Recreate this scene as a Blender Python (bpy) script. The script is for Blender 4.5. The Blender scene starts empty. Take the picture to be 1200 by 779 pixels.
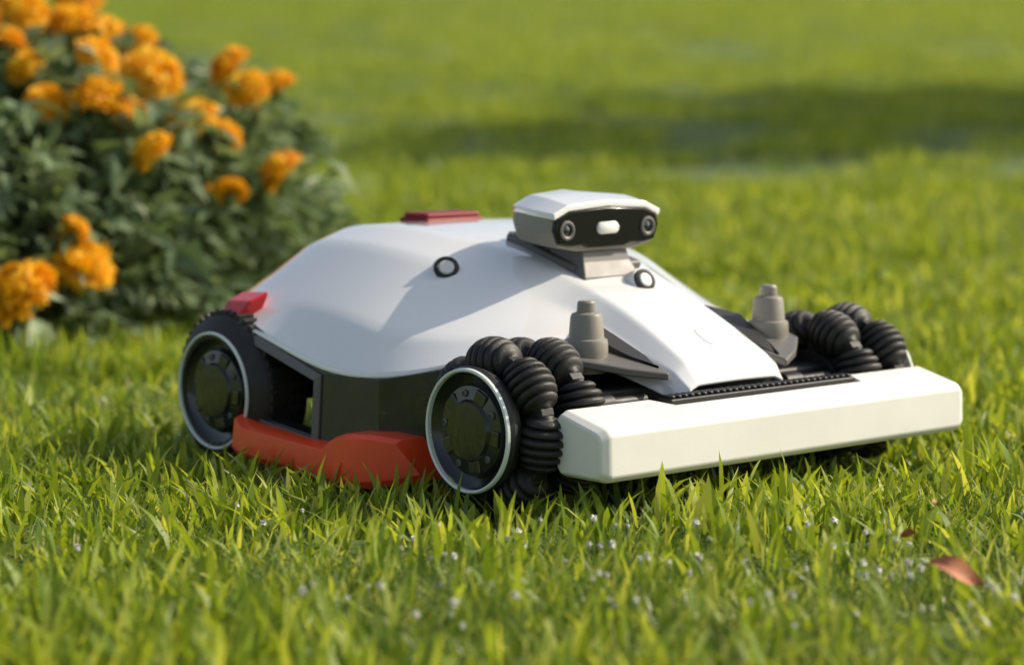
import bpy, bmesh, math, random
import numpy as np
from mathutils import Vector, Matrix, Euler
random.seed(4); R=np.random.RandomState(7)
sc=bpy.context.scene
sc.view_settings.view_transform='Standard'; sc.view_settings.look='None'; sc.view_settings.exposure=0

# ---------------- materials ----------------
def mat(name,col,rough=.5,metal=0,coat=0,noise=0,nscale=40,bump=0,bscale=300,trans=0,spec=.5,coatr=.03):
    m=bpy.data.materials.new(name); m.use_nodes=True; nt=m.node_tree; b=nt.nodes['Principled BSDF']
    b.inputs['Base Color'].default_value=(*col,1); b.inputs['Roughness'].default_value=rough
    b.inputs['Metallic'].default_value=metal; b.inputs['Coat Weight'].default_value=coat
    b.inputs['Coat Roughness'].default_value=coatr
    b.inputs['Specular IOR Level'].default_value=spec
    tc=nt.nodes.new('ShaderNodeTexCoord')
    if noise:
        n=nt.nodes.new('ShaderNodeTexNoise'); n.inputs['Scale'].default_value=nscale; n.inputs['Detail'].default_value=5
        nt.links.new(tc.outputs['Object'],n.inputs['Vector'])
        r=nt.nodes.new('ShaderNodeValToRGB'); r.color_ramp.elements[0].position=.3; r.color_ramp.elements[1].position=.7
        r.color_ramp.elements[0].color=(*[c*(1-noise) for c in col],1); r.color_ramp.elements[1].color=(*[min(1,c*(1+noise)) for c in col],1)
        nt.links.new(n.outputs['Fac'],r.inputs['Fac']); nt.links.new(r.outputs['Color'],b.inputs['Base Color'])
        mr=nt.nodes.new('ShaderNodeMapRange'); mr.inputs['To Min'].default_value=rough*.8; mr.inputs['To Max'].default_value=min(1,rough*1.25)
        nt.links.new(n.outputs['Fac'],mr.inputs['Value']); nt.links.new(mr.outputs['Result'],b.inputs['Roughness'])
    if bump:
        n2=nt.nodes.new('ShaderNodeTexNoise'); n2.inputs['Scale'].default_value=bscale; n2.inputs['Detail'].default_value=3
        nt.links.new(tc.outputs['Object'],n2.inputs['Vector'])
        bp=nt.nodes.new('ShaderNodeBump'); bp.inputs['Strength'].default_value=bump; bp.inputs['Distance'].default_value=.001
        nt.links.new(n2.outputs['Fac'],bp.inputs['Height']); nt.links.new(bp.outputs['Normal'],b.inputs['Normal'])
    return m
M_white=mat('white_paint',(.88,.88,.87),.10,coat=1,noise=.008,nscale=8,coatr=.015,spec=.65)
M_cream=mat('bumper_plastic',(.82,.81,.75),.38,noise=.03,nscale=20,bump=.08,bscale=500)
M_dark=mat('dark_plastic',(.026,.027,.028),.25,coat=.3,noise=.15,bump=.1,bscale=900)
M_black=mat('black_plastic',(.012,.012,.013),.5,noise=.2,bump=.1)
M_rub=mat('rubber',(.018,.0165,.015),.55,noise=.4,nscale=90,bump=.3,bscale=500)
M_gloss=mat('gloss_black',(.005,.005,.006),.15,spec=.35)
M_hub=mat('hub_plastic',(.014,.017,.017),.25,coat=.4,noise=.2)
M_gray=mat('warm_gray_plastic',(.26,.235,.20),.42,noise=.06,bump=.1,bscale=900)
M_gray2=mat('mid_gray_plastic',(.12,.113,.105),.45,noise=.06,bump=.1,bscale=900)
M_red=mat('red_plastic',(.92,.085,.018),.32,coat=.2,noise=.06,nscale=30,bump=.06)
M_lamp=mat('red_lens',(.62,.012,.010),.22,coat=.2)
M_btn=mat('red_button',(.20,.006,.010),.45,spec=.3)
M_ring=mat('pale_ring',(.74,.80,.74),.4)
M_lens=mat('lens_glass',(.01,.012,.02),.03,coat=1)
M_lightw=mat('lamp_diffuser',(.75,.75,.72),.3)
M_mark=mat('mark_gray',(.68,.69,.69),.3)

def leafmat(name,c1,c2,c3,transl=.4,rough=.45,attr='var',spec=.35,tm=(1.3,1.25,.55)):
    m=bpy.data.materials.new(name); m.use_nodes=True; nt=m.node_tree; N=nt.nodes; L=nt.links
    for n in list(N): N.remove(n)
    out=N.new('ShaderNodeOutputMaterial')
    at=N.new('ShaderNodeAttribute'); at.attribute_name=attr
    oi=N.new('ShaderNodeObjectInfo')
    ad=N.new('ShaderNodeMath'); ad.operation='MULTIPLY_ADD'; ad.inputs[1].default_value=.25
    L.new(oi.outputs['Random'],ad.inputs[0]); 
    mu=N.new('ShaderNodeMath'); mu.operation='MULTIPLY'; mu.inputs[1].default_value=.8
    L.new(at.outputs['Fac'],mu.inputs[0]); L.new(mu.outputs[0],ad.inputs[2])
    r=N.new('ShaderNodeValToRGB'); e=r.color_ramp.elements
    e[0].position=0; e[0].color=(*c1,1); e[1].position=1; e[1].color=(*c3,1)
    x=e.new(.55); x.color=(*c2,1)
    L.new(ad.outputs[0],r.inputs['Fac'])
    p=N.new('ShaderNodeBsdfPrincipled'); p.inputs['Roughness'].default_value=rough; p.inputs['Specular IOR Level'].default_value=spec
    t=N.new('ShaderNodeBsdfTranslucent'); mx=N.new('ShaderNodeMixShader'); mx.inputs[0].default_value=transl
    g=N.new('ShaderNodeMix'); g.data_type='RGBA'; g.blend_type='MULTIPLY'; g.inputs[0].default_value=1
    g.inputs[7].default_value=(*tm,1)
    L.new(r.outputs['Color'],g.inputs[6])
    L.new(r.outputs['Color'],p.inputs['Base Color']); L.new(g.outputs[2],t.inputs['Color'])
    L.new(p.outputs[0],mx.inputs[1]); L.new(t.outputs[0],mx.inputs[2]); L.new(mx.outputs[0],out.inputs['Surface'])
    return m
M_grass=leafmat('grass_blade',(.055,.120,.025),(.18,.285,.05),(.58,.60,.24),.45,rough=.36,spec=.5,tm=(1.35,1.2,.5))
M_grassf=leafmat('grass_blade_far',(.12,.20,.020),(.28,.38,.04),(.54,.58,.13),.48,tm=(1.35,1.2,.5))
M_leaf=leafmat('marigold_leaf',(.12,.18,.085),(.22,.29,.15),(.38,.44,.27),.3,tm=(1.2,1.2,.7))
M_tree=leafmat('tree_leaf',(.03,.06,.015),(.05,.09,.02),(.09,.13,.03),.15)
M_petal=leafmat('marigold_petal',(.90,.36,.004),(.96,.54,.008),(.98,.70,.04),.3,.6,tm=(1,1,.8))
M_stem=mat('stem',(.12,.18,.06),.6,noise=.2)
M_bark=mat('bark',(.12,.09,.06),.85,noise=.4,nscale=8,bump=.8,bscale=20)

# ---------------- helpers ----------------
def empty(name,loc=(0,0,0),rz=0):
    e=bpy.data.objects.new(name,None); sc.collection.objects.link(e); e.location=loc; e.rotation_euler=(0,0,rz); return e
def mesh_obj(name,verts,faces,m=None,parent=None,smooth=True):
    me=bpy.data.meshes.new(name); me.from_pydata([tuple(v) for v in verts],[],faces); me.update()
    o=bpy.data.objects.new(name,me); sc.collection.objects.link(o)
    if m: me.materials.append(m)
    if smooth:
        for p in me.polygons: p.use_smooth=True
    if parent: o.parent=parent
    return o
def fix(o):
    bm=bmesh.new(); bm.from_mesh(o.data); bmesh.ops.recalc_face_normals(bm,faces=bm.faces); bm.to_mesh(o.data); bm.free()
def bevel(o,w,seg=3,ang=30):
    b=o.modifiers.new('bev','BEVEL'); b.width=w; b.segments=seg; b.limit_method='ANGLE'; b.angle_limit=math.radians(ang)
    b.harden_normals=True
    return o
def box(name,x0,x1,y0,y1,z0,z1,m,parent,bw=.003,rot=None):
    c=Vector(((x0+x1)/2,(y0+y1)/2,(z0+z1)/2)); h=Vector(((x1-x0)/2,(y1-y0)/2,(z1-z0)/2))
    vs=[(sx*h.x,sy*h.y,sz*h.z) for sx in(-1,1) for sy in(-1,1) for sz in(-1,1)]
    fs=[(0,1,3,2),(4,6,7,5),(0,4,5,1),(2,3,7,6),(0,2,6,4),(1,5,7,3)]
    o=mesh_obj(name,vs,fs,m,parent); fix(o); o.location=c
    if rot: o.rotation_euler=rot
    if bw: bevel(o,bw)
    return o
def loft(name,rings,m,parent,cap=True,bw=0,close=True,seg=3,ang=30,smooth=True):
    n=len(rings[0]); vs=[v for r in rings for v in r]; fs=[]
    for i in range(len(rings)-1):
        for j in range(n if close else n-1):
            k=(j+1)%n; fs.append((i*n+j,i*n+k,(i+1)*n+k,(i+1)*n+j))
    if cap:
        fs.append(tuple(range(n))); fs.append(tuple((len(rings)-1)*n+j for j in range(n)))
    o=mesh_obj(name,vs,fs,m,parent,smooth); fix(o)
    if bw: 
        b=bevel(o,bw,seg,ang)
        if not smooth: o.modifiers['bev'].harden_normals=False
    return o
def lathe_data(prof,seg=48,axis='Y'):
    vs=[];fs=[];n=len(prof)
    for s in range(seg):
        a=2*math.pi*s/seg; c,si=math.cos(a),math.sin(a)
        for r,t in prof:
            if axis=='Y': vs.append((r*c,t,r*si))
            elif axis=='Z': vs.append((r*c,r*si,t))
            else: vs.append((t,r*c,r*si))
    for s in range(seg):
        q=(s+1)%seg
        for i in range(n-1):
            fs.append((s*n+i,s*n+i+1,q*n+i+1,q*n+i))
    return vs,fs
def lathe(name,prof,m,parent,loc=(0,0,0),seg=48,axis='Y',rot=None,auto=35):
    vs,fs=lathe_data(prof,seg,axis); o=mesh_obj(name,vs,fs,m,parent); 
    bm=bmesh.new(); bm.from_mesh(o.data); bmesh.ops.remove_doubles(bm,verts=bm.verts,dist=1e-6)
    bmesh.ops.recalc_face_normals(bm,faces=bm.faces)
    for e in bm.edges:
        if len(e.link_faces)==2 and e.calc_face_angle(0)>math.radians(auto): e.smooth=False
    bm.to_mesh(o.data); bm.free()
    o.location=loc
    if rot: o.rotation_euler=rot
    return o

# ---------------- terrain ----------------
H=.378
def tz(y,x=0):
    if y<0: return 0
    t=max(0,y-3.0); s=.0354
    z=s*(math.sqrt(t*t+.6)-math.sqrt(.6)) if t>0 else 0
    if y>70: z=s*67+ (y-70)*.012
    return z
def tzx(x,y):
    return tz(y)+ (.012*math.sin(x*1.3+y*.7)*min(1,max(0,(y-3)/6)))
xs=sorted(set([round(v,3) for v in list(np.linspace(-8,8,65))+list(np.linspace(-150,150,41))]))
ys=sorted(set([round(v,3) for v in list(np.linspace(-3,20,93))+list(np.linspace(-60,300,100))]))
vs=[(x,y,tzx(x,y)) for y in ys for x in xs]; nx=len(xs)
fs=[(j*nx+i,j*nx+i+1,(j+1)*nx+i+1,(j+1)*nx+i) for j in range(len(ys)-1) for i in range(nx-1)]
gm=bpy.data.materials.new('lawn_soil'); gm.use_nodes=True; nt=gm.node_tree; b=nt.nodes['Principled BSDF']; b.inputs['Roughness'].default_value=.95
tc=nt.nodes.new('ShaderNodeTexCoord'); n=nt.nodes.new('ShaderNodeTexNoise'); n.inputs['Scale'].default_value=9; n.inputs['Detail'].default_value=8
r=nt.nodes.new('ShaderNodeValToRGB'); r.color_ramp.elements[0].position=.35; r.color_ramp.elements[1].position=.65
r.color_ramp.elements[0].color=(.06,.10,.018,1); r.color_ramp.elements[1].color=(.12,.17,.03,1)
nt.links.new(tc.outputs['Object'],n.inputs['Vector']); nt.links.new(n.outputs['Fac'],r.inputs['Fac']); nt.links.new(r.outputs['Color'],b.inputs['Base Color'])
ground=mesh_obj('ground',vs,fs,gm)

# ---------------- grass ----------------
def add_var(me,vals):
    a=me.attributes.new('var','FLOAT','POINT'); a.data.foreach_set('value',vals)
def clump(name,nb,rad,h0,h1,w,seed,lean=.6,m=None,vb=0):
    r=np.random.RandomState(seed); vs=[];fs=[];va=[]
    for i in range(nb):
        a=r.rand()*2*math.pi; d=rad*math.sqrt(r.rand()); bx,by=d*math.cos(a),d*math.sin(a)
        h=h0+(h1-h0)*r.rand()**1.8; az=r.rand()*2*math.pi; ln=lean*(.15+1.1*r.rand()); f=r.rand()*2*math.pi
        ww=w*(.5+.9*r.rand()); wx,wy=math.cos(f)*ww/2,math.sin(f)*ww/2; v=min(1,vb+r.rand()**1.25)
        dx,dy=math.cos(az),math.sin(az); k=len(vs)
        for t,wf in((0,.7),(.35,1),(.72,.7)):
            off=ln*h*t**1.8; zz=h*(t-.28*ln*t*t)
            cx,cy=bx+dx*off,by+dy*off
            vs.append((cx-wx*wf,cy-wy*wf,zz)); vs.append((cx+wx*wf,cy+wy*wf,zz))
        off=ln*h; vs.append((bx+dx*off,by+dy*off,h*(1-.28*ln)))
        fs+= [(k,k+1,k+3,k+2),(k+2,k+3,k+5,k+4),(k+4,k+5,k+6)]
        va+=[v]*7
    me=bpy.data.meshes.new(name); me.from_pydata(vs,[],fs); me.materials.append(m or M_grass); add_var(me,va)
    for p in me.polygons: p.use_smooth=True
    return bpy.data.objects.new(name,me)
gcol=bpy.data.collections.new('grass_tufts')
for i in range(6): gcol.objects.link(clump('tuft_%d'%i,260,.075,.012,.036,.0018,10+i,.9))
for i in range(2): gcol.objects.link(clump('tuft_long_%d'%i,34,.075,.034,.078,.0023,30+i,.75,vb=.12))
for i in range(3): gcol.objects.link(clump('tuft_far_%d'%i,260,.16,.02,.05,.006,50+i,.7,M_grassf))

RZ=math.radians(-48); C=Vector((.2346,2.158,0))
fv=Vector((math.cos(RZ),math.sin(RZ),0)); lv=Vector((-math.sin(RZ),math.cos(RZ),0))
pts=[];sc_=[];rot_=[];idx_=[]
def put(x,y,s,sz,i):
    d=Vector((x,y,0))-C; lx,ly=d.dot(fv),d.dot(lv)
    if -.60<lx<.0 and abs(ly)<.26: sz*=.42
    elif -.60<lx<.05 and abs(ly)<.33: sz*=.85
    pts.append((x,y,tzx(x,y)-.002)); sc_.append((s,s,sz)); rot_.append((R.normal()*.06,R.normal()*.06,R.rand()*6.283)); idx_.append(i)
def zone(x0f,y0,y1,dens,s,far=False):
    n=int(dens*(y1-y0)*(2*x0f(y1)+2*x0f(y0))/2)
    for _ in range(n):
        y=y0+(y1-y0)*R.rand(); w=x0f(y1)
        x=(2*R.rand()-1)*w
        if abs(x)>x0f(y): continue
        pn=.5+.5*math.sin(x*9.1+1.3*math.sin(y*8.3))*math.sin(y*11.7+x*4.2)
        if far: put(x,y,s*(.8+.5*R.rand()),(.8+.5*R.rand()),8+R.randint(3))
        else:
            i=R.randint(6)
            if R.rand()<.27: i=6+R.randint(2)
            put(x,y,s*(.85+.3*R.rand()),(.65+.35*R.rand()+.4*pn),i)
wf=lambda y:.55+.27*abs(y)
zone(wf,.9,3.4,200,1.0)
zone(wf,3.4,6,120,1.1)
zone(wf,4.5,14,40,1.1,True)
zone(wf,14,48,13,1.9,True)
gme=bpy.data.meshes.new('lawn_grass'); gme.from_pydata(pts,[],[])
for nm,ty,arr,key in(('scl','FLOAT_VECTOR',sc_,'vector'),('rot','FLOAT_VECTOR',rot_,'vector')):
    a=gme.attributes.new(nm,ty,'POINT'); a.data.foreach_set(key,np.array(arr,dtype=np.float32).ravel())
a=gme.attributes.new('idx','INT','POINT'); a.data.foreach_set('value',np.array(idx_,dtype=np.int32))
grass=bpy.data.objects.new('lawn_grass',gme); sc.collection.objects.link(grass)
def scatter_group(col):
    ng=bpy.data.node_groups.new('scatter','GeometryNodeTree')
    ng.interface.new_socket('Geometry',in_out='INPUT',socket_type='NodeSocketGeometry'); ng.interface.new_socket('Geometry',in_out='OUTPUT',socket_type='NodeSocketGeometry')
    gi=ng.nodes.new('NodeGroupInput'); go=ng.nodes.new('NodeGroupOutput')
    ci=ng.nodes.new('GeometryNodeCollectionInfo'); ci.inputs['Collection'].default_value=col; ci.inputs['Separate Children'].default_value=True; ci.inputs['Reset Children'].default_value=True
    ip=ng.nodes.new('GeometryNodeInstanceOnPoints'); ip.inputs['Pick Instance'].default_value=True
    def na(name,ty):
        q=ng.nodes.new('GeometryNodeInputNamedAttribute'); q.data_type=ty; q.inputs['Name'].default_value=name
        return [o for o in q.outputs if o.enabled and o.name=='Attribute'][0]
    L=ng.links
    L.new(gi.outputs[0],ip.inputs['Points']); L.new(ci.outputs[0],ip.inputs['Instance'])
    L.new(na('idx','INT'),ip.inputs['Instance Index']); L.new(na('rot','FLOAT_VECTOR'),ip.inputs['Rotation']); L.new(na('scl','FLOAT_VECTOR'),ip.inputs['Scale'])
    L.new(ip.outputs[0],go.inputs[0]); return ng
md=grass.modifiers.new('scatter','NODES'); md.node_group=scatter_group(gcol)

# ---------------- robotic mower ----------------
mw=empty('robotic_lawn_mower',(C.x,C.y,0),RZ)
# hull
S=[(-.580,[(0,.120),(.07,.120),(.12,.120),(.165,.120),(.185,.120)]),
(-.572,[(0,.165),(.07,.163),(.115,.155),(.165,.142),(.195,.128)]),
(-.548,[(0,.203),(.07,.200),(.110,.187),(.172,.156),(.213,.136)]),
(-.515,[(0,.219),(.078,.2165),(.113,.2045),(.184,.160),(.23,.138)]),
(-.465,[(0,.2245),(.083,.222),(.123,.209),(.197,.160),(.237,.138)]),
(-.40,[(0,.2255),(.087,.2225),(.129,.208),(.206,.156),(.243,.124)]),
(-.325,[(0,.2175),(.080,.215),(.129,.200),(.213,.147),(.247,.104)]),
(-.265,[(0,.204),(.062,.201),(.110,.185),(.20,.136),(.235,.103)]),
(-.21,[(0,.185),(.051,.183),(.082,.165),(.162,.137),(.202,.115)]),
(-.165,[(0,.169),(.049,.167),(.070,.149),(.115,.145),(.14,.139)]),
(-.115,[(0,.147),(.049,.145),(.068,.129),(.078,.121),(.086,.110)]),
(-.072,[(0,.123),(.051,.121),(.064,.112),(.068,.101),(.069,.090)]),
(-.058,[(0,.103),(.048,.102),(.058,.098),(.061,.090),(.062,.080)])]
rings=[[(x,-y,z) for y,z in reversed(p)]+[(x,y,z) for y,z in p[1:]] for x,p in S]
hull=loft('hull',rings,M_white,mw,cap=False,close=False)
bm=bmesh.new(); bm.from_mesh(hull.data); cl=bm.edges.layers.float.new('crease_edge'); bm.verts.ensure_lookup_table()
for e in bm.edges:
    a,b_=e.verts[0].index,e.verts[1].index; ja,jb=a%9,b_%9; ia,ib=a//9,b_//9
    if ja==jb:
        if ja in(2,6): e[cl]=.9
        elif ja in(3,5): e[cl]=.85
        elif ja in(1,7): e[cl]=.6
        elif ja in(0,8): e[cl]=1
    if ia==ib and ia in(11,1): e[cl]=.5
up=sum(f.normal.z for f in bm.faces)
if up<0: bmesh.ops.reverse_faces(bm,faces=bm.faces)
bm.to_mesh(hull.data); bm.free()
ss=hull.modifiers.new('sub','SUBSURF'); ss.levels=3; ss.render_levels=3
so=hull.modifiers.new('sol','SOLIDIFY'); so.thickness=.004; so.offset=-1
bpy.context.view_layer.update()
dg=bpy.context.evaluated_depsgraph_get(); hev=hull.evaluated_get(dg)
def on_hull(x,y):
    ok,loc,nor,_=hev.ray_cast(Vector((x,y,.5)),Vector((0,0,-1)))
    return (loc,nor) if ok else (Vector((x,y,.2)),Vector((0,0,1)))
def sensor(i,x,y,lean,r=1.0,lift=0):
    loc,nor=on_hull(x,y); loc=loc+Vector((0,0,lift)); d=(nor+Vector(lean)).normalized(); q=d.to_track_quat('Z','Y').to_euler()
    b=[lathe('sensor_boss_%d'%i,[(.0150,-.012),(.0132,.0012),(.0125,.0018),(.0,.0018)],M_white,mw,loc,32,'Z')]
    l2=loc+d*.0015
    b.append(lathe('sensor_ring_%d'%i,[(.0074,-.002),(.0074,.003),(.0084,.004),(.0112,.003),(.0120,-.002)],M_black,mw,l2,32,'Z'))
    b.append(lathe('sensor_cap_%d'%i,[(0,.0042),(.006,.0040),(.0072,.003),(.0074,-.002)],M_lightw,mw,l2,32,'Z'))
    for o in b: o.rotation_euler=q; o.scale=(r,r,r)
sensor(1,-.300,-.125,(.6,-.3,0))
sensor(2,-.187,.012,(1.5,-.2,0),.95,.003)
loc,nor=on_hull(-.098,0)
o=lathe('nose_mark',[(0,.0004),(.007,.0004),(.0072,0)],M_mark,mw,loc,24,'Z'); o.rotation_euler=nor.to_track_quat('Z','Y').to_euler(); o.scale=(.8,1.8,1)
loc,nor=on_hull(-.452,0)
box('button_base',-.474,-.432,-.037,.037,loc.z-.004,loc.z+.003,M_btn,mw,.003)
box('stop_button',-.471,-.435,-.034,.034,loc.z+.002,loc.z+.0075,M_btn,mw,.003)
for i,sx in enumerate((-1,1)):
    r0=[(-.496,sx*.208,.163),(-.494,sx*.229,.155),(-.490,sx*.245,.130),(-.490,sx*.215,.126)]
    r1=[(-.452,sx*.208,.166),(-.456,sx*.229,.157),(-.468,sx*.246,.133),(-.468,sx*.215,.128)]
    loft('rear_lamp_%d'%(i+1),[r0,r1],M_lamp,mw,bw=.003)
def skirt(sx,tag):
    A=[(-.447,.234,.138),(-.325,.2435,.105),(-.265,.231,.103),(-.21,.198,.115),(-.17,.145,.136)]
    Bt=[(-.447,.238,.042),(-.325,.248,.036),(-.265,.232,.036),(-.21,.190,.045),(-.17,.140,.055)]
    vs=[];fs=[]
    a=[Vector((x,sx*y,z)) for x,y,z in A]; b=[Vector((x,sx*y,z)) for x,y,z in Bt]
    def q(*p):
        k=len(vs); vs.extend(p); fs.append(tuple(range(k,k+4)))
    def P(u,v): return (a[0].lerp(a[1],u)).lerp(b[0].lerp(b[1],u),v)
    u0,u1,v0,v1=.08,.92,.16,.86
    q(P(0,0),P(1,0),P(u1,v0),P(u0,v0)); q(P(1,0),P(1,1),P(u1,v1),P(u1,v0)); q(P(1,1),P(0,1),P(u0,v1),P(u1,v1)); q(P(0,1),P(0,0),P(u0,v0),P(u0,v1))
    inn=Vector((0,-sx*.016,0))
    for c0,c1 in(((u0,v0),(u1,v0)),((u1,v0),(u1,v1)),((u1,v1),(u0,v1)),((u0,v1),(u0,v0))):
        p,r_=P(*c0),P(*c1); q(p,r_,r_+inn,p+inn)
    for i in range(1,4): q(a[i],a[i+1],b[i+1],b[i])
    o=mesh_obj('side_panel_'+tag,vs,fs,M_dark,mw,smooth=False)
    bm=bmesh.new(); bm.from_mesh(o.data); bmesh.ops.remove_doubles(bm,verts=bm.verts,dist=1e-5); bmesh.ops.recalc_face_normals(bm,faces=bm.faces); bm.to_mesh(o.data); bm.free()
    s=o.modifiers.new('sol','SOLIDIFY'); s.thickness=.004; s.offset=0
    bevel(o,.002,2)
    def PV(u,v,o_): return P(u,v)+Vector((0,sx*o_,0))
    fr=[];ff=[]
    out=[(0.02,.05),(.98,.05),(.98,.95),(.02,.95)]; inn2=[(u0,v0),(u1,v0),(u1,v1),(u0,v1)]
    for (u,v) in out: fr.append(PV(u,v,.0025))
    for (u,v) in inn2: fr.append(PV(u,v,.0055))
    for k in range(4): ff.append((k,(k+1)%4,4+(k+1)%4,4+k))
    fo=mesh_obj('opening_frame_'+tag,fr,ff,M_gray2,mw,smooth=False); s=fo.modifiers.new('sol','SOLIDIFY'); s.thickness=.003; s.offset=0; bevel(fo,.001,2)
    prof=[(-.448,.250,.026,.056),(-.436,.266,.022,.057),(-.42,.270,.020,.050),(-.30,.272,.013,.044),(-.285,.273,.012,.054),(-.272,.272,.012,.058),(-.250,.262,.012,.058),(-.232,.244,.014,.054),(-.218,.225,.018,.024)]
    rg=[]
    for x,y,z0,z1 in prof:
        rg.append([(x,sx*(y-.004),z0),(x,sx*y,z0+.006),(x,sx*(y-.003),z1-.003),(x,sx*(y-.01),z1),(x,sx*(y-.045),z1),(x,sx*(y-.045),z0)])
    loft('side_skid_'+tag,rg,M_red,mw,bw=.0015,seg=2,ang=25)
skirt(-1,'near'); skirt(1,'far')
box('chassis_core',-.515,-.15,-.10,.10,.055,.118,M_black,mw,.006)
box('axle_rear',-.505,-.46,-.20,.20,.060,.10,M_black,mw,.004)
box('front_beam',-.15,-.035,-.135,.135,.055,.084,M_black,mw,.004)
box('axle_front',-.142,-.10,-.17,.17,.058,.10,M_black,mw,.004)
lathe('cutting_deck',[(0,.055),(.12,.055),(.13,.048),(.13,.034),(.12,.032),(0,.032)],M_black,mw,(-.28,0,0),48,'Z')
def hubface(sx,tag,x,z,y,rr):
    loc=(x,sx*y,z)
    lathe('ring_'+tag,[(rr-.0028,-sx*.002),(rr-.0026,sx*.0025),(rr-.0012,sx*.0035),(rr,sx*.0025),(rr+.0008,-sx*.002)],M_ring,mw,loc,80)
    lathe('hub_'+tag,[(rr-.003,-sx*.001),(rr-.006,-sx*.005),(.040,-sx*.008),(.037,-sx*.003),(.026,-sx*.001),(.024,sx*.002),(.010,sx*.003),(0,sx*.003)],M_hub,mw,loc,64)
    for k in range(5):
        a=2*math.pi*k/5+.5
        lathe('bolt_%s_%d'%(tag,k+1),[(.0032,-sx*.006),(.003,-sx*.0005),(.0018,sx*.0002),(.0016,-sx*.001),(0,-sx*.001)],M_gray2,mw,(x+.031*math.cos(a),sx*y,z+.031*math.sin(a)),16)
    for k in range(5):
        a=2*math.pi*(k+.5)/5+.5
        o=box('rib_%s_%d'%(tag,k+1),-.006,.006,-.002,.002,-.007,.007,M_hub,mw,.0015); o.location=(x+.030*math.cos(a),sx*(y-.0025),z+.030*math.sin(a)); o.rotation_euler=(0,-a,0)
def rear_wheel(sx,tag):
    x,z=-.482,.074
    prof=[(.048,.0),(.056,-.001),(.061,.003),(.068,.008),(.0722,.016),(.0735,.030),(.0725,.046),(.068,.056),(.056,.060),(.03,.060),(.0,.060)]
    lathe('rear_tyre_'+tag,[(r,-sx*t) for r,t in prof],M_rub,mw,(x,sx*.252,z),72)
    vs=[];fs=[]
    for k in range(44):
        for row,(ta,tb) in enumerate(((.012,.027),(.033,.048))):
            a0=2*math.pi*(k+(.5*row))/44; w=.045
            for (aa,t,r_) in((a0-w,ta,.071),(a0+w,ta,.071),(a0+w,tb,.071),(a0-w,tb,.071),(a0-w*.8,ta,.0740),(a0+w*.8,ta,.0740),(a0+w*.8,tb,.0750),(a0-w*.8,tb,.0750)):
                sh=.06*(t/.05)*(1 if row else -1)
                vs.append((r_*math.cos(aa+sh),-sx*t,r_*math.sin(aa+sh)))
            b0=len(vs)-8
            fs+=[(b0+4,b0+5,b0+6,b0+7),(b0,b0+1,b0+5,b0+4),(b0+1,b0+2,b0+6,b0+5),(b0+2,b0+3,b0+7,b0+6),(b0+3,b0,b0+4,b0+7)]
    o=mesh_obj('rear_tread_'+tag,vs,fs,M_rub,mw,smooth=False); fix(o); o.location=(x,sx*.252,z)
    hubface(sx,tag+'_rear',x,z,.252,.0545)
def roller_mesh():
    nr=6; L=.045
    prof=[(0,-L/2-.002),(.0075,-L/2-.002)]
    for k in range(nr):
        t0=-L/2+L*k/nr; 
        for f,dr in((.03,-.0055),(.14,-.0012),(.32,.0004),(.68,.0004),(.86,-.0012),(.97,-.0055)):
            t=t0+f*L/nr; bar=.0208-.0085*(abs(t)/(L/2))**2.2
            prof.append((bar+dr,t))
    prof+=[(.0075,L/2+.002),(0,L/2+.002)]
    vs,fs=lathe_data(prof,32,'X'); me=bpy.data.meshes.new('roller'); me.from_pydata(vs,[],fs); me.materials.append(M_rub)
    for p in me.polygons: p.use_smooth=True
    bm=bmesh.new(); bm.from_mesh(me); bmesh.ops.recalc_face_normals(bm,faces=bm.faces); bm.to_mesh(me); bm.free()
    return me
RM=roller_mesh()
def omni(sx,tag):
    x,z=-.122,.0755; NR=7
    for row,yy in((0,.222),(1,.176)):
        for k in range(NR):
            a=2*math.pi*(k+.5*row)/NR+.75
            o=bpy.data.objects.new('roller_%s_%d_%d'%(tag,row+1,k+1),RM); sc.collection.objects.link(o); o.parent=mw
            o.location=(x+.0545*math.cos(a),sx*yy,z+.0545*math.sin(a)); o.rotation_euler=(0,-(a+math.pi/2),0)
            a2=a+math.pi/NR
            f=box('fork_%s_%d_%d'%(tag,row+1,k+1),-.020,.012,-.007,.007,-.0035,.0035,M_rub,mw,.001); f.location=(x+.048*math.cos(a2),sx*yy,z+.048*math.sin(a2)); f.rotation_euler=(0,-a2,0)
        lathe('omni_hub_%s_%d'%(tag,row+1),[(0,-.012),(.034,-.012),(.036,-.008),(.036,.008),(.034,.012),(0,.012)],M_rub,mw,(x,sx*yy,z),40)
    lathe('omni_cover_'+tag,[(rr,-sx*t) for rr,t in((.052,0),(.0535,.004),(.050,.014),(.03,.018),(0,.018))],M_rub,mw,(x,sx*.254,z),64)
    lathe('inner_cap_'+tag,[(rr,-sx*t) for rr,t in((0,0),(.012,0),(.014,-.003),(.024,-.004),(.026,-.010),(.032,-.012),(.034,-.02))],M_hub,mw,(x,sx*.154,z),40)
    hubface(sx,tag+'_front',x,z,.254,.0515)
rear_wheel(-1,'near'); rear_wheel(1,'far'); omni(-1,'near'); omni(1,'far')
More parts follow.
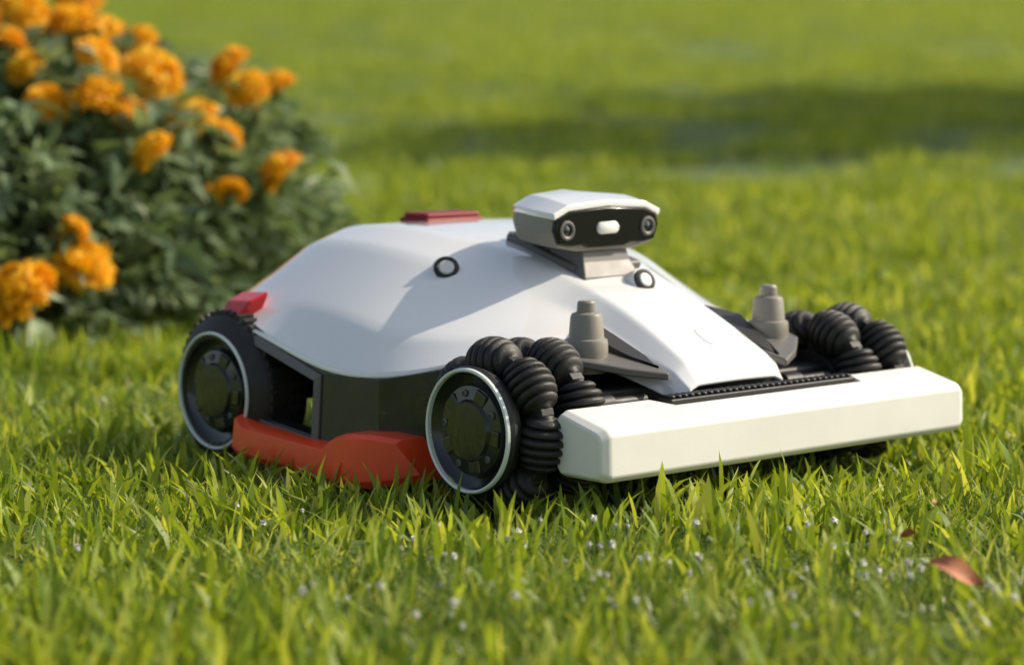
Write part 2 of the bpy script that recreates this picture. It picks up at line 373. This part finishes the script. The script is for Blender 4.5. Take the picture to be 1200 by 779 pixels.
# bumper
ysec=[(-.217,0),(-.209,1),(-.116,1),(-.106,0.0),(.130,0.0),(.140,1),(.236,1),(.244,0)]
rg=[]
for i,(y,k) in enumerate(ysec):
    end=i in(0,7)
    xb=-.056 if (k or end) else -.034; zt=.0965 if (k or end) else .0935
    e=.004 if end else 0
    rg.append([(0-e,y,.046+e),(-.001-e,y,.080-e),(-.006-e,y,.085-e),(xb+.004,y,zt-e),(xb,y,zt-.004-e),(xb,y,.046+e),(xb+.004,y,.041+e),(-.005-e,y,.041+e)])
loft('bumper',rg,M_cream,mw,bw=.0022,seg=3,ang=25)
box('bumper_trim',-.052,-.0355,-.105,.129,.084,.0965,M_black,mw,.0015)
for k in range(30):
    y=-.100+k*.0077
    box('trim_tooth_%d'%(k+1),-.050,-.038,y-.0022,y+.0022,.0968,.0990,M_black,mw,0)
for i,sx in enumerate((-1,1)):
    box('bumper_arm_%d'%(i+1),-.12,-.05,sx*.10-.012,sx*.10+.012,.06,.082,M_black,mw,.003)
    lathe('damper_%d'%(i+1),[(0,-.03),(.008,-.03),(.008,-.01),(.0055,-.009),(.0055,.03),(0,.03)],M_black,mw,(-.085,sx*.118,.090),20,'Y')
for i,sx in enumerate((-1,1)):
    x,y=-.128,sx*.1149
    lathe('post_%d'%(i+1),[(0,.1735),(.0065,.1735),(.0078,.172),(.0085,.165),(.0085,.164),(.0125,.1625),(.0138,.160),(.0152,.143),(.0155,.1415),(.0178,.1405),(.0185,.138),(.0188,.130),(.0165,.112),(0,.110)],M_gray,mw,(x,y,0),48,'Z')
    pl=[(-.155,.095),(-.158,.128),(-.140,.141),(-.112,.138),(-.085,.105),(-.068,.074),(-.085,.068),(-.12,.072)]
    r0=[(a_,sx*b2,.121+(a_+.12)*-.28) for a_,b2 in pl]; r1=[(a_,sx*b2,.128+(a_+.12)*-.28) for a_,b2 in pl]
    loft('post_bracket_%d'%(i+1),[r0,r1],M_gray2,mw,bw=.002)
    dark_recess=[(-.172,.076),(-.152,.102),(-.108,.090),(-.080,.076),(-.10,.070),(-.14,.072)]  # black block standing in for a dark triangular recess in the hull
    loft('dark_recess_%d'%(i+1),[[(a_,sx*b2,.118) for a_,b2 in dark_recess],[(a_,sx*b2,.1535+(a_+.168)*-.42) for a_,b2 in dark_recess]],M_black,mw,bw=.0015)
# neck + collar
p0,_=on_hull(-.235,0); p1,_=on_hull(-.30,0)
tilt=math.atan2(p1.z-p0.z,.065)
HX=-.012; HY=-.012; HZ=-.003
o=box('neck_collar',-.050,.046,-.048,.038,-.005,.0035,M_gray2,mw,.003); o.location=(-.266,0,on_hull(-.266,0)[0].z+.0005); o.rotation_euler=(0,tilt,0)
for k in range(9):
    xx=-.312+k*.0065
    o=box('collar_rib_%d'%(k+1),-.0016,.0016,-.042,.034,-.003,.003,M_black,mw,.0006); o.location=(xx,0,on_hull(xx,0)[0].z+.0038); o.rotation_euler=(0,tilt,0)
nk=[]
for z,xf,xb,w in((.168,-.190,-.262,.036),(.184,-.194,-.262,.0345),(.197,-.201,-.260,.030),(.212,-.206,-.258,.028),(.218,-.206,-.262,.031)):
    nk.append([(xf+HX,-w+HY*.7,z),(xf+HX,w+HY*.7,z),(xb+HX,w+HY*.7,z),(xb+HX,-w+HY*.7,z)])
loft('neck',nk,M_gray2,mw,bw=.002,smooth=False)
# head
HS=[(-.274,[(0,.221),(.020,.222),(.040,.226),(.046,.236),(.043,.246),(.028,.2525),(0,.2545)]),
(-.255,[(0,.2145),(.030,.215),(.055,.219),(.061,.232),(.057,.246),(.040,.2565),(0,.260)]),
(-.222,[(0,.211),(.034,.211),(.060,.216),(.067,.229),(.065,.244),(.047,.2545),(0,.258)]),
(-.200,[(0,.210),(.034,.210),(.060,.215),(.0675,.228),(.066,.242),(.048,.2495),(0,.2525)])]
rg=[[(x+HX,y+HY,z+HZ) for y,z in p]+[(x+HX,-y+HY,z+HZ) for y,z in reversed(p[1:-1])] for x,p in HS]
loft('camera_head',rg,M_gray,mw,bw=.0025,seg=3,ang=15)
rg2=[]
for si,(x,p) in enumerate(HS):
    t=[p[4],p[5],p[6]]
    up_=[(x+(.004 if si==3 else(-.002 if si==0 else 0)),y*1.02,z+.003) for y,z in t]; lo=[(u[0],u[1]*.98,u[2]-.006) for u in up_]
    ring=up_+[(a_,-b2,c) for a_,b2,c in reversed(up_[:-1])]+[(a_,-b2,c) for a_,b2,c in lo]+[(a_,b2,c) for a_,b2,c in reversed(lo[:-1])]
    rg2.append([(a_+HX,b2+HY,c+HZ) for a_,b2,c in ring])
loft('head_top_shell',rg2,M_white,mw,bw=.0015,seg=2,ang=20)
fp=[(-.0655,.231),(-.063,.2415),(-.047,.2470),(0,.2495),(.047,.2470),(.063,.2415),(.0655,.231),(.060,.2175),(.045,.2150),(.030,.2160),(.022,.2130),(-.022,.2130),(-.030,.2160),(-.045,.2150),(-.060,.2175)]
loft('head_face',[[(-.203+HX,y+HY,z+HZ) for y,z in fp],[(-.1965+HX,y*.985+HY,.230+(z-.230)*.96+HZ) for y,z in fp]],M_gloss,mw,bw=.001,seg=2)
for i,sx in enumerate((-1,1)):
    y=sx*.0505+HY
    lathe('lens_ring_%d'%(i+1),[(.0055,-.002),(.0055,.0012),(.007,.002),(.0088,.0015),(.0092,-.002)],M_gray2,mw,(-.1965+HX,y,.230+HZ),32,'X')
    lathe('lens_%d'%(i+1),[(0,.0012),(.003,.0008),(.0053,-.0004)],M_lens,mw,(-.1965+HX,y,.230+HZ),24,'X')
pill=[]
for k in range(20):
    a=2*math.pi*k/20; cx=.0085 if math.cos(a)>0 else -.0085
    pill.append((cx+.0055*math.cos(a),.2305+.0058*math.sin(a)))
loft('head_lamp',[[(-.1967+HX,y+HY,z+HZ) for y,z in pill],[(-.1950+HX,y*.93+HY,.2305+(z-.2305)*.9+HZ) for y,z in pill]],M_lightw,mw)

# ---------------- marigold bush ----------------
bush=empty('marigold_bush',(-.85,3.7,0)); bo=Vector((-.85,3.7,0))
fl=[(-.629,3.7,.427,.044),(-.566,3.5,.378,.036),(-.659,3.5,.364,.032),(-.615,3.4,.319,.033),(-.544,3.4,.319,.047),(-.504,3.6,.354,.046),(-.469,3.35,.257,.034),(-.436,3.5,.29,.043),(-.398,3.52,.272,.030),(-.405,3.7,.366,.037),(-.375,3.65,.335,.034),(-.348,3.8,.34,.030),(-.315,3.5,.223,.038),(-.374,3.4,.202,.024),(-.41,3.5,.19,.02),(-.539,3.2,.117,.042),(-.572,3.3,.145,.028),(-.594,3.1,.094,.048),(-.549,3.2,.165,.022),(-.74,3.7,.415,.044),(-.747,3.8,.46,.05),(-.60,3.8,.41,.038),(-.69,3.65,.445,.036),(-.70,3.55,.40,.033),(-.655,3.9,.475,.04),(-.51,3.45,.30,.028),(-.59,3.6,.36,.03),(-.55,3.8,.40,.03),
(-.9,3.5,.38,.04),(-1.0,3.7,.42,.04),(-.85,3.3,.27,.04),(-1.1,3.4,.3,.04),(-.75,3.15,.16,.035),(-1.2,3.8,.38,.04),(-.95,4.0,.43,.04),(-.7,4.0,.42,.035)]
def flower_mesh(seed):
    r=np.random.RandomState(seed); vs=[];fs=[];va=[]
    n=230
    for i in range(n):
        t=(i+.5)/n; th=math.acos(1-1.25*t); ph=i*2.39996+r.normal()*.15
        d=Vector((math.sin(th)*math.cos(ph),math.sin(th)*math.sin(ph),math.cos(th)*.8)); rad=.78+.30*r.rand()
        tang=Vector((-math.sin(ph),math.cos(ph),0)); up=d.cross(tang).normalized()
        w=.17*(.8+.5*r.rand()); p0=d*.35; p1=d*rad; k=len(vs); curl=up*(.13*r.normal())
        vs+= [p0-tang*w*.3,p0+tang*w*.3,p1*.85-tang*w,p1*.85+tang*w,p1-tang*w*.6+curl,p1+tang*w*.6+curl*1.3,p1*.93+up*.05]
        fs+=[(k,k+1,k+3,k+2),(k+2,k+3,k+6),(k+2,k+6,k+4),(k+3,k+5,k+6)]
        va+=[min(1,max(0,.15+.95*r.rand()*(.5+.5*(1-t))))]*7
    me=bpy.data.meshes.new('marigold_flower'); me.from_pydata([tuple(v) for v in vs],[],fs); me.materials.append(M_petal); add_var(me,va); return me
FM=[flower_mesh(i) for i in range(4)]
stems_v=[];stems_f=[]
def tube(p0,p1,r0,r1,bend=0,V=stems_v,F=stems_f,n=6,seg=5):
    p0=Vector(p0);p1=Vector(p1); ax=(p1-p0).normalized(); s=ax.cross(Vector((0,1,.1))).normalized(); t=ax.cross(s)
    k=len(V); bd=Vector((random.uniform(-1,1),random.uniform(-1,1),0))*bend
    for i in range(n+1):
        f=i/n; c=p0.lerp(p1,f)+bd*math.sin(f*math.pi); r_=r0+(r1-r0)*f
        for j in range(seg):
            a=2*math.pi*j/seg; V.append(c+s*math.cos(a)*r_+t*math.sin(a)*r_)
    for i in range(n):
        for j in range(seg):
            q=(j+1)%seg; F.append((k+i*seg+j,k+i*seg+q,k+(i+1)*seg+q,k+(i+1)*seg+j))
lf_v=[];lf_f=[];lf_a=[]
def leaf(V,F,A,p,d,L,w,v):
    d=d.normalized(); s=d.cross(Vector((R.normal()*.4,R.normal()*.4,1))).normalized(); u=s.cross(d)
    k=len(V); droop=Vector((0,0,-.25*L))
    V+= [p,p+d*L*.45-s*w+u*w*.35,p+d*L*.45,p+d*L*.45+s*w+u*w*.35,p+d*L+droop]
    F+= [(k,k+2,k+1),(k,k+3,k+2),(k+1,k+2,k+4),(k+2,k+3,k+4)]; A+= [v]*5
for i,(x,y,z,r_) in enumerate(fl):
    o=bpy.data.objects.new('flower_%d'%(i+1),FM[i%4]); sc.collection.objects.link(o); o.parent=bush
    o.location=Vector((x,y,z))-bo; o.scale=(r_,r_,r_*random.uniform(.85,1.05)); o.rotation_euler=(random.uniform(0,1.0),random.uniform(-.6,.6),random.uniform(0,6))
    b0=Vector((x*.5-.85*.5+random.uniform(-.08,.08),y*.6+3.7*.4,0))
    tube(b0-bo,Vector((x,y,z-r_*.3))-bo,.004,.0025,.02)
    tube(Vector((x,y,z-r_*.9))-bo,Vector((x,y,z-r_*.1))-bo,.004,r_*.45,0)
    for q in range(50):
        f=.25+.7*random.random(); p=b0.lerp(Vector((x,y,z)),f)-bo
        d=Vector((R.normal(),R.normal(),R.normal()*.5+.2)); leaf(lf_v,lf_f,lf_a,p,d,.05+.035*random.random(),.008+.006*random.random(),random.random())
def inside(x,y,z):
    return ((x+.86)/.62)**2+((y-3.70)/.60)**2+((z-.02)/.39)**2
cnt=0
while cnt<17000:
    x,y,z=-.86+R.uniform(-.62,.62),3.70+R.uniform(-.6,.6),R.uniform(.0,.42)
    q=inside(x,y,z)+.30*math.sin(x*19+z*15)*math.sin(y*17+z*9)
    if q>1 or (q<.35 and R.rand()<.8): continue
    p=Vector((x,y,z)); out=Vector((x+.86,(y-3.70),z+.15)).normalized()
    d=out+Vector((R.normal(),R.normal(),R.normal()))*.7
    big=R.rand()<.25
    L=(.035+.04*R.rand())*(1.25 if big else 1); v=R.rand()**1.2
    leaf(lf_v,lf_f,lf_a,p-bo,d,L,(.007+.007*R.rand())*(1.7 if big else 1),v); cnt+=1
    if R.rand()<.5:
        s=d.cross(Vector((0,0,1))).normalized()
        for sg in(-1,1):
            leaf(lf_v,lf_f,lf_a,p-bo,d+s*sg*1.3,L*.8,.007,v); cnt+=1
o=mesh_obj('leaves',lf_v,lf_f,M_leaf,bush,smooth=False); add_var(o.data,lf_a)
for k in range(60):
    a=random.uniform(0,6.28); x=-.88+.3*math.cos(a)*random.random(); y=3.72+.3*math.sin(a)*random.random()
    tube(Vector((x,y,0))-bo,Vector((x+(x+.88)*1.0,y+(y-3.72)*1.0,random.uniform(.15,.3)))-bo,.005,.002,.02)
mesh_obj('stems',stems_v,stems_f,M_stem,bush)

# ---------------- sun direction & shade trees ----------------
az=math.radians(17); el=math.radians(36)
sd=Vector((math.cos(az)*math.cos(el),math.sin(az)*math.cos(el),math.sin(el)))
def tree(name,sx_,sy_,cz,rx,ry,rz_,nl,seed,sp=.33,nc=26,ls=1):
    # planted so that its crown's shadow falls round (sx_, sy_)
    k=(cz)/math.tan(el); x=sx_+k*math.cos(az); y=sy_+k*math.sin(az)
    t=empty(name,(x,y,tzx(x,y))); r=np.random.RandomState(seed); V=[];F=[]
    tube((0,0,-.1),(0,0,cz),.16,.09,.05,V,F,8,10)
    cl=[]
    for k in range(nc):
        d=Vector((r.normal(),r.normal(),r.normal())).normalized(); q=.35+.6*r.rand()
        e=Vector((d.x*rx*q,d.y*ry*q,cz+d.z*rz_*q)); tube((0,0,cz*(.5+.4*r.rand())),e,.05,.012,.08,V,F,6,6); cl.append(e)
    mesh_obj('trunk',V,F,M_bark,t)
    LV=[];LF=[];LA=[]
    for k in range(nl):
        c=cl[r.randint(len(cl))]; p=c+Vector((r.normal(),r.normal(),r.normal()))*sp
        leaf(LV,LF,LA,p,Vector((r.normal(),r.normal(),r.normal()*.6)),(.14+.07*r.rand())*ls,.045*ls,r.rand())
    o=mesh_obj('crown',LV,LF,M_tree,t,smooth=False); add_var(o.data,LA)
tree('shade_tree',3.2,9.6,3.2,1.5,1.0,1.0,26000,1)
tree('shade_tree.001',.55,7.15,3.2,.8,.16,.6,12000,2,.11,18)
tree('shade_tree.002',1.5,8.1,3.2,.9,.42,.8,20000,3,.22,24)

# ---------------- clover flowers & fallen leaves ----------------
Mcl=mat('clover_white',(.80,.79,.75),.7,noise=.05)
V=[];F=[];V2=[];F2=[]
spots=[(R.uniform(-.12,.36),R.uniform(1.58,1.95)) for _ in range(75)]+[(R.uniform(-.4,.5),R.uniform(1.42,2.1)) for _ in range(35)]
for (x,y) in spots:
    d=Vector((x,y,0))-C
    if -.6<d.dot(fv)<.03 and abs(d.dot(lv))<.28: continue
    z=R.uniform(.020,.034); rr=R.uniform(.0014,.0036)
    for k in range(22):
        dd=Vector((R.normal(),R.normal(),R.normal()+.3)).normalized(); s=dd.cross(Vector((.3,.2,1))).normalized(); u=s.cross(dd)
        c=Vector((x,y,z)); k0=len(V)
        V+= [c,c+dd*rr*.6+s*rr*.5,c+dd*rr,c+dd*rr*.6-s*rr*.5,c+dd*rr*.6+u*rr*.3]; F+=[(k0,k0+1,k0+4),(k0+1,k0+2,k0+4),(k0+2,k0+3,k0+4),(k0+3,k0,k0+4)]
    tube((x,y,0),(x,y,z),.0006,.0005,.002,V2,F2,3,4)
nv=len(V); V+=V2; F3=[tuple(q+nv for q in f) for f in F2]
o=mesh_obj('clover_flowers',V,F+F3,Mcl); o.data.materials.append(M_stem)
for p in o.data.polygons[len(F):]: p.material_index=1
Mdl=mat('dry_leaf',(.50,.17,.07),.6,noise=.35,nscale=120)
for i,(x,y,z,s,rz2) in enumerate(((.300,1.70,.034,.020,-.5),(.292,1.86,.030,.010,2),(.33,1.97,.034,.008,1))):
    V=[];F=[];n=9
    for k in range(n):
        t=k/(n-1); w=math.sin(t*math.pi)**.8*.4+.01
        for j in(-1,0,1): V.append(((t-.5)*2*s,j*w*s,.15*s*(abs(j)*1.0)+.25*s*math.sin(t*5)))
    for k in range(n-1):
        for j in(0,1): F.append((k*3+j,k*3+j+1,(k+1)*3+j+1,(k+1)*3+j))
    o=mesh_obj('fallen_leaf' if i==0 else 'fallen_leaf.%03d'%i,V,F,Mdl); o.location=(x,y,z); o.rotation_euler=(.6,.2,rz2)

# ---------------- light ----------------
sl=bpy.data.lights.new('sun','SUN'); sl.energy=5.0; sl.angle=math.radians(.5); sl.color=(1,.89,.70)
so_=bpy.data.objects.new('sun',sl); sc.collection.objects.link(so_); so_.rotation_euler=sd.to_track_quat('Z','Y').to_euler()
w=bpy.data.worlds.new('World'); sc.world=w; w.use_nodes=True; nt=w.node_tree
sky=nt.nodes.new('ShaderNodeTexSky'); sky.sky_type='NISHITA'; sky.sun_disc=False; sky.sun_elevation=el; sky.sun_rotation=math.radians(90)-az; sky.dust_density=2.5
hs=nt.nodes.new('ShaderNodeHueSaturation'); hs.inputs['Saturation'].default_value=.70
nt.links.new(sky.outputs[0],hs.inputs['Color'])
bg=nt.nodes['Background']; bg.inputs['Strength'].default_value=.15; nt.links.new(hs.outputs[0],bg.inputs['Color'])
# ---------------- camera ----------------
cd=bpy.data.cameras.new('camera'); cd.sensor_width=36; cd.lens=90; cd.clip_end=1000; cd.clip_start=.05
cd.dof.use_dof=True; cd.dof.focus_distance=2.10; cd.dof.aperture_fstop=4.2
co=bpy.data.objects.new('camera',cd); sc.collection.objects.link(co); co.location=(0,0,H); co.rotation_euler=(math.radians(90)-math.atan(319.5/3000),0,0)
sc.camera=co
